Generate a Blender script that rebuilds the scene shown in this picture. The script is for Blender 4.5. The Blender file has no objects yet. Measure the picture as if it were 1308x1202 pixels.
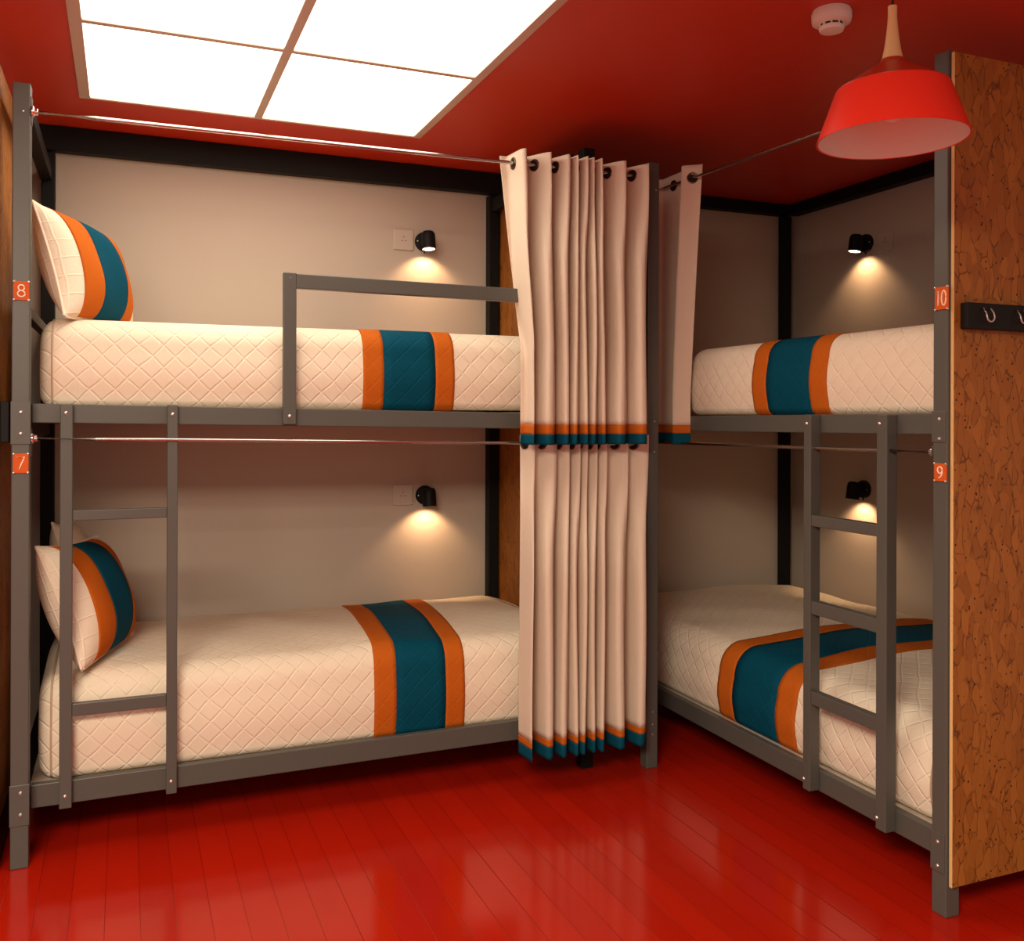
import bpy, bmesh, math, random
from mathutils import Vector, Matrix
random.seed(7)
PI = math.pi
COL = bpy.context.scene.collection

# ------------------------------------------------------------------ camera data (fitted)
F = 1205.9577; CAM = (0.2911, -2.9564, 1.2683); YAW = 0.3895; ROLL = -0.0032; HZ = 531.5358
SY, CY = math.sin(YAW), math.cos(YAW)

def at(px, py, ax, val):
    """point where the sight line through a photo pixel meets the plane axis=val"""
    a, b = px-654, py-HZ
    cr, sr = math.cos(ROLL), math.sin(ROLL)
    u = (cr*a+sr*b)/F; v = (-sr*a+cr*b)/F
    r = (SY+u*CY, CY-u*SY, -v)
    t = (val-CAM[ax])/r[ax]
    return Vector([CAM[i]+t*r[i] for i in range(3)])

# ------------------------------------------------------------------ materials
def new_mat(name, rgb, rough=0.5, metal=0.0, spec=0.5):
    m = bpy.data.materials.new(name); m.use_nodes = True
    b = m.node_tree.nodes['Principled BSDF']
    b.inputs['Base Color'].default_value = (*rgb, 1)
    b.inputs['Roughness'].default_value = rough
    b.inputs['Metallic'].default_value = metal
    b.inputs['Specular IOR Level'].default_value = spec
    return m, m.node_tree.nodes, m.node_tree.links, b

def N(nodes, kind, **kw):
    n = nodes.new(kind)
    for k, v in kw.items():
        if k.startswith('i_'):
            n.inputs[int(k[2:]) if k[2:].isdigit() else k[2:]].default_value = v
        else: setattr(n, k, v)
    return n

def math_node(nodes, links, op, a, b=None, c=None):
    n = nodes.new('ShaderNodeMath'); n.operation = op
    for i, s in enumerate((a, b, c)):
        if s is None: continue
        if isinstance(s, (int, float)): n.inputs[i].default_value = s
        else: links.new(s, n.inputs[i])
    return n.outputs[0]

def noise_bump(m, nodes, links, b, scale=(60, 60, 60), strength=0.1, dist=0.002, detail=3, coord='Object'):
    tc = nodes.new('ShaderNodeTexCoord'); mp = nodes.new('ShaderNodeMapping')
    mp.inputs['Scale'].default_value = scale
    links.new(tc.outputs[coord], mp.inputs[0])
    n = N(nodes, 'ShaderNodeTexNoise', i_Scale=1.0, i_Detail=detail)
    links.new(mp.outputs[0], n.inputs['Vector'])
    bp = N(nodes, 'ShaderNodeBump', i_Strength=strength, i_Distance=dist)
    links.new(n.outputs[0], bp.inputs['Height']); links.new(bp.outputs[0], b.inputs['Normal'])
    return n, bp

def simple(name, rgb, rough=0.5, metal=0.0, spec=0.5, bump=None):
    m, n, l, b = new_mat(name, rgb, rough, metal, spec)
    if bump: noise_bump(m, n, l, b, (bump[0],)*3, bump[1], bump[2])
    return m

def quilt(name, rgb, period=0.068, depth=0.004, line=1.12, ripple=0.30, spec=0.2, wid=0.10):
    m, n, l, b = new_mat(name, rgb, 0.78, 0, spec)
    uv = n.new('ShaderNodeUVMap'); sp = n.new('ShaderNodeSeparateXYZ'); l.new(uv.outputs[0], sp.inputs[0])
    wob = N(n, 'ShaderNodeTexNoise', i_Scale=9.0, i_Detail=1.0); l.new(uv.outputs[0], wob.inputs['Vector'])
    w = math_node(n, l, 'MULTIPLY', math_node(n, l, 'SUBTRACT', wob.outputs[0], 0.5), 0.02)
    u = math_node(n, l, 'ADD', sp.outputs[0], w); v = sp.outputs[1]
    a = math_node(n, l, 'DIVIDE', math_node(n, l, 'ADD', u, v), period)
    c = math_node(n, l, 'DIVIDE', math_node(n, l, 'SUBTRACT', u, v), period)
    d = math_node(n, l, 'MINIMUM', math_node(n, l, 'PINGPONG', a, 0.5), math_node(n, l, 'PINGPONG', c, 0.5))
    mr = N(n, 'ShaderNodeMapRange', interpolation_type='SMOOTHSTEP'); l.new(d, mr.inputs[0])
    mr.inputs[1].default_value = 0; mr.inputs[2].default_value = wid
    ln = N(n, 'ShaderNodeMapRange', interpolation_type='SMOOTHSTEP'); l.new(d, ln.inputs[0])
    ln.inputs[1].default_value = 0.015; ln.inputs[2].default_value = 0.04
    mx = N(n, 'ShaderNodeMix', data_type='RGBA')
    mx.inputs[6].default_value = (min(rgb[0]*line, 1), min(rgb[1]*line, 1), min(rgb[2]*line, 1), 1)
    mx.inputs[7].default_value = (*rgb, 1)
    l.new(ln.outputs[0], mx.inputs[0]); l.new(mx.outputs[2], b.inputs['Base Color'])
    # fine vermicular ripple between the stitch lines
    mp = n.new('ShaderNodeMapping'); mp.inputs['Scale'].default_value = (90, 40, 1); l.new(uv.outputs[0], mp.inputs[0])
    rp = N(n, 'ShaderNodeTexNoise', i_Scale=1.0, i_Detail=3.0, i_Distortion=1.2); l.new(mp.outputs[0], rp.inputs['Vector'])
    h = math_node(n, l, 'ADD', mr.outputs[0], math_node(n, l, 'MULTIPLY', rp.outputs[0], ripple))
    bp = N(n, 'ShaderNodeBump', i_Strength=0.5, i_Distance=depth); l.new(h, bp.inputs['Height']); l.new(bp.outputs[0], b.inputs['Normal'])
    return m

def make_osb():
    m, n, l, b = new_mat('strand_board', (0.4, 0.17, 0.04), 0.5, 0, 0.4)
    tc = n.new('ShaderNodeTexCoord')
    dn = N(n, 'ShaderNodeTexNoise', i_Scale=9.0, i_Detail=2.0); l.new(tc.outputs['Object'], dn.inputs['Vector'])
    ad = N(n, 'ShaderNodeMix', data_type='VECTOR', i_0=0.12)
    vm = N(n, 'ShaderNodeVectorMath', operation='MULTIPLY_ADD')
    l.new(dn.outputs[1], vm.inputs[0]); vm.inputs[1].default_value = (0.05, 0.05, 0.05); l.new(tc.outputs['Object'], vm.inputs[2])
    mp = n.new('ShaderNodeMapping'); mp.inputs['Scale'].default_value = (42, 42, 17); l.new(vm.outputs[0], mp.inputs[0])
    v1 = N(n, 'ShaderNodeTexVoronoi', feature='DISTANCE_TO_EDGE', i_Scale=1.0); l.new(mp.outputs[0], v1.inputs['Vector'])
    v2 = N(n, 'ShaderNodeTexVoronoi', feature='F1', i_Scale=1.0); l.new(mp.outputs[0], v2.inputs['Vector'])
    # broken cracks
    gate = N(n, 'ShaderNodeTexNoise', i_Scale=1.4, i_Detail=2.0); l.new(mp.outputs[0], gate.inputs['Vector'])
    g = N(n, 'ShaderNodeMapRange'); l.new(gate.outputs[0], g.inputs[0]); g.inputs[1].default_value = 0.42; g.inputs[2].default_value = 0.6
    crack = N(n, 'ShaderNodeMapRange'); l.new(v1.outputs['Distance'], crack.inputs[0])
    crack.inputs[1].default_value = 0.0; crack.inputs[2].default_value = 0.07; crack.inputs[3].default_value = 1; crack.inputs[4].default_value = 0
    cr = math_node(n, l, 'MULTIPLY', crack.outputs[0], g.outputs[0])
    # pin holes
    mp3 = n.new('ShaderNodeMapping'); mp3.inputs['Scale'].default_value = (55, 55, 55); l.new(tc.outputs['Object'], mp3.inputs[0])
    v3 = N(n, 'ShaderNodeTexVoronoi', feature='F1', i_Scale=1.0); l.new(mp3.outputs[0], v3.inputs['Vector'])
    dot = N(n, 'ShaderNodeMapRange'); l.new(v3.outputs['Distance'], dot.inputs[0])
    dot.inputs[1].default_value = 0.13; dot.inputs[2].default_value = 0.19; dot.inputs[3].default_value = 1; dot.inputs[4].default_value = 0
    sc = n.new('ShaderNodeSeparateColor'); l.new(v3.outputs['Color'], sc.inputs[0])
    dsel = math_node(n, l, 'MULTIPLY', dot.outputs[0], math_node(n, l, 'GREATER_THAN', sc.outputs[0], 0.5))
    # strand colour
    sep = n.new('ShaderNodeSeparateColor'); l.new(v2.outputs['Color'], sep.inputs[0])
    rp = n.new('ShaderNodeValToRGB'); e = rp.color_ramp.elements
    e[0].position = 0.0; e[0].color = (0.25, 0.080, 0.010, 1); e[1].position = 1.0; e[1].color = (0.42, 0.155, 0.024, 1)
    mpg = n.new('ShaderNodeMapping'); mpg.inputs['Scale'].default_value = (130, 130, 9); l.new(vm.outputs[0], mpg.inputs[0])
    gr = N(n, 'ShaderNodeTexNoise', i_Scale=1.0, i_Detail=3.0); l.new(mpg.outputs[0], gr.inputs['Vector'])
    fac = math_node(n, l, 'ADD', math_node(n, l, 'MULTIPLY', sep.outputs[0], 0.6), math_node(n, l, 'MULTIPLY', gr.outputs[0], 0.45))
    l.new(fac, rp.inputs[0])
    dark = math_node(n, l, 'MAXIMUM', math_node(n, l, 'MULTIPLY', cr, 0.75), dsel)
    mx = N(n, 'ShaderNodeMix', data_type='RGBA'); l.new(dark, mx.inputs[0]); l.new(rp.outputs[0], mx.inputs[6])
    mx.inputs[7].default_value = (0.05, 0.014, 0.004, 1)
    l.new(mx.outputs[2], b.inputs['Base Color'])
    h = math_node(n, l, 'SUBTRACT', math_node(n, l, 'ADD', math_node(n, l, 'MULTIPLY', sep.outputs[1], 0.8), math_node(n, l, 'MULTIPLY', gr.outputs[0], 0.3)), dark)
    bp = N(n, 'ShaderNodeBump', i_Strength=0.6, i_Distance=0.002); l.new(h, bp.inputs['Height']); l.new(bp.outputs[0], b.inputs['Normal'])
    return m

def make_floor():
    m, n, l, b = new_mat('red_gloss_boards', (0.50, 0.010, 0.003), 0.14, 0, 0.27)
    b.inputs['Coat Weight'].default_value = 0.0; b.inputs['Coat Roughness'].default_value = 0.1
    tc = n.new('ShaderNodeTexCoord'); sp = n.new('ShaderNodeSeparateXYZ'); l.new(tc.outputs['Object'], sp.inputs[0])
    a = math_node(n, l, 'DIVIDE', sp.outputs[0], 0.083)
    d = math_node(n, l, 'PINGPONG', a, 0.5)
    gv = N(n, 'ShaderNodeMapRange', interpolation_type='SMOOTHSTEP'); l.new(d, gv.inputs[0])
    gv.inputs[1].default_value = 0.0; gv.inputs[2].default_value = 0.018
    pid = math_node(n, l, 'FLOOR', math_node(n, l, 'ADD', a, 0.0))
    wn = N(n, 'ShaderNodeTexWhiteNoise', noise_dimensions='1D'); l.new(pid, wn.inputs['W'])
    mp = n.new('ShaderNodeMapping'); mp.inputs['Scale'].default_value = (14, 3.5, 1); l.new(tc.outputs['Object'], mp.inputs[0])
    ns = N(n, 'ShaderNodeTexNoise', i_Scale=1.0, i_Detail=4.0); l.new(mp.outputs[0], ns.inputs['Vector'])
    rp = n.new('ShaderNodeValToRGB'); e = rp.color_ramp.elements
    e[0].color = (0.35, 0.009, 0.002, 1); e[1].color = (0.44, 0.013, 0.003, 1)
    l.new(math_node(n, l, 'ADD', math_node(n, l, 'MULTIPLY', wn.outputs[0], 0.5), math_node(n, l, 'MULTIPLY', ns.outputs[0], 0.5)), rp.inputs[0])
    mx = N(n, 'ShaderNodeMix', data_type='RGBA'); l.new(gv.outputs[0], mx.inputs[0]); mx.inputs[6].default_value = (0.20, 0.006, 0.002, 1)
    l.new(rp.outputs[0], mx.inputs[7]); l.new(mx.outputs[2], b.inputs['Base Color'])
    mp2 = n.new('ShaderNodeMapping'); mp2.inputs['Scale'].default_value = (16, 5, 1); l.new(tc.outputs['Object'], mp2.inputs[0])
    n2 = N(n, 'ShaderNodeTexNoise', i_Scale=1.0, i_Detail=2.0); l.new(mp2.outputs[0], n2.inputs['Vector'])
    h = math_node(n, l, 'ADD', gv.outputs[0], math_node(n, l, 'MULTIPLY', n2.outputs[0], 0.55))
    bp = N(n, 'ShaderNodeBump', i_Strength=0.22, i_Distance=0.003); l.new(h, bp.inputs['Height'])
    l.new(bp.outputs[0], b.inputs['Normal']); l.new(bp.outputs[0], b.inputs['Coat Normal'])
    return m

def emit(name, rgb, strength):
    m = bpy.data.materials.new(name); m.use_nodes = True
    n = m.node_tree.nodes; n.clear()
    e = n.new('ShaderNodeEmission'); e.inputs[0].default_value = (*rgb, 1); e.inputs[1].default_value = strength
    o = n.new('ShaderNodeOutputMaterial'); m.node_tree.links.new(e.outputs[0], o.inputs[0])
    return m

def make_cloth(name, rgb):
    m, n, l, b = new_mat(name, rgb, 0.85, 0, 0.12)
    tc = n.new('ShaderNodeTexCoord')
    mp = n.new('ShaderNodeMapping'); mp.inputs['Scale'].default_value = (30, 30, 22); l.new(tc.outputs['Object'], mp.inputs[0])
    v = N(n, 'ShaderNodeTexNoise', i_Scale=1.0, i_Detail=4.0, i_Distortion=0.6); l.new(mp.outputs[0], v.inputs['Vector'])
    mp2 = n.new('ShaderNodeMapping'); mp2.inputs['Scale'].default_value = (500, 500, 500); l.new(tc.outputs['Object'], mp2.inputs[0])
    w = N(n, 'ShaderNodeTexNoise', i_Scale=1.0, i_Detail=1.0); l.new(mp2.outputs[0], w.inputs['Vector'])
    h = math_node(n, l, 'ADD', v.outputs[0], math_node(n, l, 'MULTIPLY', w.outputs[0], 0.12))
    bp = N(n, 'ShaderNodeBump', i_Strength=0.28, i_Distance=0.006); l.new(h, bp.inputs['Height']); l.new(bp.outputs[0], b.inputs['Normal'])
    return m

M = {}
M['steel'] = simple('graphite_powder_coat', (0.089, 0.089, 0.078), 0.42, 0.0, 0.5, (500, 0.05, 0.0006))
M['black_shaded_steel'] = simple('black_shaded_coat', (0.008, 0.008, 0.008), 0.55, 0, 0.18, (500, 0.05, 0.0006))  # frame metal with its shade put into the colour; the lamps' own black
M['chrome'] = simple('brushed_chrome', (0.75, 0.73, 0.71), 0.16, 1.0)
M['rod'] = simple('dull_chrome_rod', (0.50, 0.47, 0.45), 0.2, 1.0)
M['hook'] = simple('nickel_hook', (0.62, 0.60, 0.57), 0.35, 0.5)
M['screw'] = simple('bright_screw', (0.85, 0.83, 0.80), 0.28, 0.9)
M['bronze'] = simple('bronze_eyelet', (0.13, 0.075, 0.05), 0.2, 1.0)
M['hole'] = simple('dark_eyelet_hole', (0.012, 0.008, 0.006), 0.9)
M['wall'] = simple('warm_grey_wall', (0.53, 0.445, 0.37), 0.62, 0, 0.3, (9, 0.08, 0.004))
M['ceil'] = simple('red_painted_ceiling', (0.58, 0.036, 0.010), 0.42, 0, 0.4, (6, 0.06, 0.006))
M['floor'] = make_floor()
M['osb'] = make_osb()
M['osb_edge'] = simple('raw_board_edge', (0.72, 0.48, 0.20), 0.7, 0, 0.3, (200, 0.3, 0.001))
M['cream'] = quilt('cream_quilted_cotton', (0.83, 0.73, 0.58))
M['teal'] = quilt('teal_quilted_cotton', (0.001, 0.062, 0.108), line=1.2, depth=0.002, spec=0.08)
M['orange'] = quilt('burnt_orange_cotton', (0.50, 0.115, 0.010), line=1.08, depth=0.0012, spec=0.1)
M['pillow_teal'] = simple('teal_pillow_cotton', (0.001, 0.062, 0.108), 0.8, 0, 0.08, (250, 0.15, 0.001))
M['pillow_orange'] = simple('orange_pillow_cotton', (0.50, 0.115, 0.010), 0.8, 0, 0.1, (250, 0.15, 0.001))
M['sham'] = quilt('cream_pillow_cotton', (0.83, 0.73, 0.58), period=0.11, depth=0.003, ripple=0.7, wid=0.06)
M['piping'] = simple('cream_piping', (0.90, 0.77, 0.62), 0.7)
M['seam'] = simple('seam_cord', (0.50, 0.38, 0.27), 0.8)
M['curtain'] = make_cloth('beige_curtain_cloth', (0.72, 0.61, 0.49))
M['hem_orange'] = make_cloth('orange_hem_cloth', (0.50, 0.120, 0.012))
M['hem_teal'] = make_cloth('teal_hem_cloth', (0.001, 0.066, 0.11))
M['plate'] = simple('orange_enamel_plate', (0.64, 0.110, 0.014), 0.5, 0, 0.15, (300, 0.05, 0.0005))
M['digit'] = simple('cream_digit_paint', (0.92, 0.82, 0.66), 0.5)
M['white'] = simple('white_plastic', (0.88, 0.84, 0.78), 0.4, 0, 0.5)
M['sock'] = simple('socket_plastic', (0.57, 0.485, 0.41), 0.35, 0, 0.5)
M['slot'] = simple('dark_slot', (0.03, 0.024, 0.02), 0.7)
M['shade'] = simple('red_lamp_enamel', (0.78, 0.035, 0.018), 0.34, 0, 0.5, (30, 0.02, 0.002))
M['shade_cap'] = simple('dark_red_lamp_cap', (0.36, 0.030, 0.012), 0.38)
M['shade_in'] = simple('white_lamp_lining', (0.80, 0.72, 0.66), 0.55)
M['beech'] = simple('pale_beech', (0.66, 0.42, 0.20), 0.45, 0, 0.4, (60, 0.1, 0.001))
M['cord'] = simple('black_cord', (0.02, 0.018, 0.016), 0.6)
M['trim'] = simple('light_frame_aluminium', (0.62, 0.50, 0.42), 0.45, 0.2)
M['ebony'] = simple('black_stained_board', (0.010, 0.008, 0.007), 0.5, 0, 0.2, (40, 0.25, 0.001))
M['panel_glow'] = emit('lit_diffuser', (1.0, 0.86, 0.68), 5.2)
M['lamp_glow'] = emit('lit_lamp_lens', (1.0, 0.72, 0.45), 14.0)
M['deck'] = simple('plywood_deck', (0.50, 0.42, 0.34), 0.7)

# ------------------------------------------------------------------ mesh helpers
def tag(o, label=None, cat=None, group=None, kind=None):
    if label: o['label'] = label
    if cat: o['category'] = cat
    if group: o['group'] = group
    if kind: o['kind'] = kind
    return o

def thing(name, label, cat, loc=(0, 0, 0), group=None):
    o = bpy.data.objects.new(name, None); COL.objects.link(o)
    o.location = loc; o.empty_display_size = 0.05
    return tag(o, label, cat, group)

def link(name, bm, mats, parent=None, smooth=False, auto=None):
    """one mesh object; geometry given in world space, stored relative to the parent's base"""
    bmesh.ops.recalc_face_normals(bm, faces=bm.faces[:])
    me = bpy.data.meshes.new(name)
    if parent is not None:
        base = parent.location.copy(); p = parent.parent
        while p is not None: base = base + p.location; p = p.parent
        bmesh.ops.translate(bm, verts=bm.verts[:], vec=-base)
    bm.to_mesh(me); bm.free()
    if not isinstance(mats, (list, tuple)): mats = [mats]
    for m in mats: me.materials.append(m)
    if smooth:
        for p in me.polygons: p.use_smooth = True
    if auto is not None:
        for p in me.polygons: p.use_smooth = True
        bm2 = bmesh.new(); bm2.from_mesh(me)
        for e in bm2.edges:
            if len(e.link_faces) == 2 and e.calc_face_angle(0) > auto: e.smooth = False
        bm2.to_mesh(me); bm2.free()
    o = bpy.data.objects.new(name, me); COL.objects.link(o)
    if parent is not None: o.parent = parent
    return o

def box(bm, x0, x1, y0, y1, z0, z1, bev=0.0025, seg=2):
    vs = [bm.verts.new((x, y, z)) for x in (x0, x1) for y in (y0, y1) for z in (z0, z1)]
    idx = ((0, 1, 3, 2), (4, 6, 7, 5), (0, 4, 5, 1), (2, 3, 7, 6), (0, 2, 6, 4), (1, 5, 7, 3))
    fs = [bm.faces.new([vs[i] for i in f]) for f in idx]
    if bev:
        es = list({e for f in fs for e in f.edges})
        bmesh.ops.bevel(bm, geom=es, offset=bev, segments=seg, affect='EDGES', profile=0.5)
    return vs

def beam(bm, a0, a1, sx, sy, sz, axis, bev=0.0025):
    """bar running along an axis from point a0 to a1 (ends may differ slightly in height)"""
    a0, a1 = Vector(a0), Vector(a1)
    vs = []
    for p in (a0, a1):
        for i in (0, 1):
            for j in (0, 1):
                if axis == 'x': vs.append(bm.verts.new((p.x, p.y+i*sy, p.z+j*sz)))
                else: vs.append(bm.verts.new((p.x+i*sx, p.y, p.z+j*sz)))
    idx = ((0, 1, 3, 2), (4, 6, 7, 5), (0, 4, 5, 1), (2, 3, 7, 6), (0, 2, 6, 4), (1, 5, 7, 3))
    fs = [bm.faces.new([vs[i] for i in f]) for f in idx]
    bmesh.ops.recalc_face_normals(bm, faces=fs)
    es = list({e for f in fs for e in f.edges})
    bmesh.ops.bevel(bm, geom=es, offset=bev, segments=2, affect='EDGES', profile=0.5)

def frame_for(d):
    d = d.normalized(); up = Vector((0, 0, 1)) if abs(d.z) < 0.9 else Vector((1, 0, 0))
    a = d.cross(up).normalized(); return a, a.cross(d).normalized()

def tube(bm, pts, r, n=10, closed=False, flat=None):
    pts = [Vector(p) for p in pts]; rings = []; k = len(pts)
    a_prev = None
    for i, p in enumerate(pts):
        if closed: d = pts[(i+1) % k]-pts[i-1]
        else: d = pts[min(i+1, k-1)]-pts[max(i-1, 0)]
        d.normalize()
        if a_prev is None: a, b = frame_for(d)
        else:
            a = (a_prev-d*a_prev.dot(d)).normalized(); b = d.cross(a)
        a_prev = a
        rr = r[i] if isinstance(r, (list, tuple)) else r
        rings.append([bm.verts.new(p+a*math.cos(2*PI*j/n)*rr+b*math.sin(2*PI*j/n)*rr) for j in range(n)])
    for i in range(k if closed else k-1):
        r0, r1 = rings[i], rings[(i+1) % k]
        off = 0
        if closed and i == k-1:
            off = min(range(n), key=lambda o: sum((r0[j].co-r1[(j+o) % n].co).length for j in range(n)))
        for j in range(n):
            bm.faces.new((r0[j], r0[(j+1) % n], r1[(j+1+off) % n], r1[(j+off) % n]))
    if not closed:
        bm.faces.new(list(reversed(rings[0]))); bm.faces.new(rings[-1])

def lathe(bm, prof, M4, n=32, cap0=True, cap1=True):
    rings = []
    for r, z in prof:
        rings.append([bm.verts.new(M4 @ Vector((r*math.cos(2*PI*j/n), r*math.sin(2*PI*j/n), z))) for j in range(n)])
    for i in range(len(rings)-1):
        for j in range(n):
            bm.faces.new((rings[i][j], rings[i][(j+1) % n], rings[i+1][(j+1) % n], rings[i+1][j]))
    if cap0: bm.faces.new(list(reversed(rings[0])))
    if cap1: bm.faces.new(rings[-1])

def orient(loc, zdir):
    """matrix whose local z points along zdir"""
    z = Vector(zdir).normalized(); a, b = frame_for(z)
    m = Matrix((( a.x, b.x, z.x, loc[0]), (a.y, b.y, z.y, loc[1]), (a.z, b.z, z.z, loc[2]), (0, 0, 0, 1)))
    return m

def bolt(parent, loc, d, r=0.0055, mat='screw', name='bolt'):
    bm = bmesh.new()
    lathe(bm, [(r, 0), (r, 0.0015), (r*0.75, 0.0032), (r*0.3, 0.004)], orient(loc, d), 14)
    return link(name, bm, M[mat], parent, auto=0.6)

# ------------------------------------------------------------------ setting
ZC = 2.335
def struct(name, bm, mat, smooth=False):
    o = link(name, bm, mat); o['kind'] = 'structure'; return o
WB, WR = 0.95, 3.43
bm = bmesh.new(); box(bm, -1.6, 4.0, -5.0, 1.15, -0.10, 0.0, 0); struct('floor', bm, M['floor'])
bm = bmesh.new(); box(bm, -1.6, 4.0, -5.0, 1.15, ZC, ZC+0.12, 0); struct('ceiling', bm, M['ceil'])
bm = bmesh.new(); box(bm, -1.6, 4.0, WB, WB+0.12, 0.0, ZC, 0); struct('wall_back', bm, M['wall'])
bm = bmesh.new(); box(bm, WR, WR+0.12, -1.9, WB, 0.0, ZC, 0); struct('wall_right', bm, M['wall'])
# dark top beam along the walls, just under the ceiling
bm = bmesh.new(); box(bm, -0.03, 1.95, 0.90, WB-0.001, 2.243, ZC-0.001, 0.003); struct('trim_1', bm, M['black_shaded_steel'])
bm = bmesh.new(); box(bm, 1.95, 3.38, 0.90, WB-0.001, 2.279, ZC-0.001, 0.003); struct('trim_2', bm, M['black_shaded_steel'])
bm = bmesh.new(); box(bm, 3.378, WR-0.001, -1.16, 0.90, 2.279, ZC-0.001, 0.003); struct('trim_3', bm, M['black_shaded_steel'])

# ------------------------------------------------------------------ number plates
def digit_strokes(ch):
    def ell(cx, cy, rx, ry, a0=0, a1=360, n=24):
        return [(cx+rx*math.cos(math.radians(a0+(a1-a0)*i/n)), cy+ry*math.sin(math.radians(a0+(a1-a0)*i/n))) for i in range(n+1)]
    if ch == '8': return [ell(0, .24, .25, .235), ell(0, -.25, .30, .25)]
    if ch == '7': return [[(-.30, .48), (.30, .48), (.18, .22), (.02, -.12), (-.12, -.5)]]
    if ch == '9': return [ell(0, .20, .28, .28), [(.28, .20), (.27, -.02), (.18, -.26), (.02, -.42), (-.18, -.5)]]
    if ch == '1': return [[(-.16, .34), (.06, .5), (.06, -.5)]]
    if ch == '0': return [ell(0, 0, .26, .5)]

def number_plate(parent, text, p0, p1, face):
    """p0/p1: opposite corners; face 'y' looks to -y, 'x' looks to -x"""
    z0, z1 = min(p0.z, p1.z), max(p0.z, p1.z)
    bm = bmesh.new()
    if face == 'y':
        a0, a1, f = p0.x, p1.x, p0.y
        box(bm, a0, a1, f-0.004, f+0.0, z0, z1, 0.001)
        P = lambda a, b, d: Vector((a, f-d, b)); nd = (0, -1, 0)
    else:
        a0, a1, f = p0.y, p1.y, p0.x        # a0 = left side in view (far y), a1 = near y
        box(bm, f-0.004, f, min(a0, a1), max(a0, a1), z0, z1, 0.001)
        P = lambda a, b, d: Vector((f-d, a, b)); nd = (-1, 0, 0)
    pl = link('number_plate', bm, M['plate'], parent)
    pl['label'] = 'orange number plate reading ' + text
    ca, cz = (a0+a1)/2, (z0+z1)/2; h = (z1-z0)*0.64; s = 1 if a1 > a0 else -1
    xs = [0] if len(text) == 1 else [-0.30, 0.22]
    for ch, ox in zip(text, xs):
        bm = bmesh.new()
        for st in digit_strokes(ch):
            tube(bm, [P(ca+s*(x*0.9*(0.8 if len(text) > 1 else 1)+ox)*h, cz+y*h, 0.0045) for x, y in st], 0.0019, 8)
        link('digit', bm, M['digit'], pl, smooth=True)
    for a in (a0+s*0.0015, a1-s*0.0015):
        for z in (z0+0.001, z1-0.001):
            bolt(pl, P(a, z, 0.003), nd, 0.0034, 'screw', 'screw')
    return pl

def bracket(parent, x0, x1, y0, y1, z0, z1, bolts, d):
    bm = bmesh.new(); box(bm, x0, x1, y0, y1, z0, z1, 0.0015)
    b = link('bracket', bm, M['steel'], parent)
    for q in bolts: bolt(b, q, d, 0.0048)
    return b

def rod(parent, a, b, r=0.0062, flange_at=(0, 1)):
    a, b = Vector(a), Vector(b)
    bm = bmesh.new(); tube(bm, [a.lerp(b, i/12) for i in range(13)], r, 14)
    o = link('curtain_rod', bm, M['rod'], parent, auto=0.8)
    o['label'] = 'thin chrome curtain rod'
    d = (b-a).normalized()
    for k in flange_at:
        p, dd = (a, d) if k == 0 else (b, -d)
        bm = bmesh.new(); lathe(bm, [(0.017, 0), (0.017, 0.004), (0.011, 0.007), (0.0105, 0.014), (0.0085, 0.016)], orient(p, dd), 20)
        link('rod_flange', bm, M['chrome'], o, auto=0.6)
    return o

# ------------------------------------------------------------------ left bunk bed
PW = 0.046
LB = thing('bunk_bed', 'long graphite metal bunk bed along the back wall, plates 8 and 7', 'bunk bed', (0, 0, 0), None)
def post(parent, x0, y0, z1, w=PW, mat='steel', z0=0.0):
    bm = bmesh.new(); box(bm, x0, x0+w, y0, y0+w, z0, z1, 0.003)
    return link('post', bm, M[mat], parent)
post(LB, 0.0, 0.0, 2.195)
post(LB, 0.006, 0.90, 2.235, mat='black_shaded_steel')
post(LB, 1.765, 0.90, 2.235, mat='black_shaded_steel')
post(LB, 1.815, 0.085, 2.235, mat='black_shaded_steel')
post(LB, 2.032, 0.0, 2.185)
ry = 0.055
def rail_x(parent, pl, pr, py2l, py2r, x0, x1, y, name='side_rail'):
    """front rail: left/right bottom pixels and top pixels, projected on the rail plane"""
    a, b = at(pl[0], pl[1], 1, y), at(pr[0], pr[1], 1, y)
    sl = (b.z-a.z)/(b.x-a.x)
    h0, h1 = at(pl[0], py2l, 1, y).z-a.z, at(pr[0], py2r, 1, y).z-b.z
    bm = bmesh.new()
    hh = (h0+h1)/2
    beam(bm, (x0, y, a.z+sl*(x0-a.x)), (x1, y, a.z+sl*(x1-a.x)), 0, 0.025, hh, 'x')
    return link(name, bm, M['steel'], parent), hh
rail_x(LB, (43, 544), (663, 547.5), 519, 527.5, 0.046, 1.815, ry)
rail_x(LB, (43, 1037), (663, 945), 1010, 918, 0.046, 1.815, ry)
for z0, z1 in ((1.235, 1.285), (0.155, 0.205)):
    bm = bmesh.new(); box(bm, 0.052, 1.765, 0.905, 0.93, z0, z1); link('back_rail', bm, M['steel'], LB)
    bm = bmesh.new(); box(bm, 0.004, 0.040, 0.046, 0.90, z0-0.04, z1); link('end_rail', bm, M['black_shaded_steel'], LB)
    bm = bmesh.new(); box(bm, 1.775, 1.80, 0.131, 0.90, z0, z1); link('end_rail', bm, M['black_shaded_steel'], LB)
    bm = bmesh.new(); box(bm, 0.042, 1.774, 0.081, 0.904, z1-0.028, z1-0.004, 0.001); link('deck_board', bm, M['deck'], LB)
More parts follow.
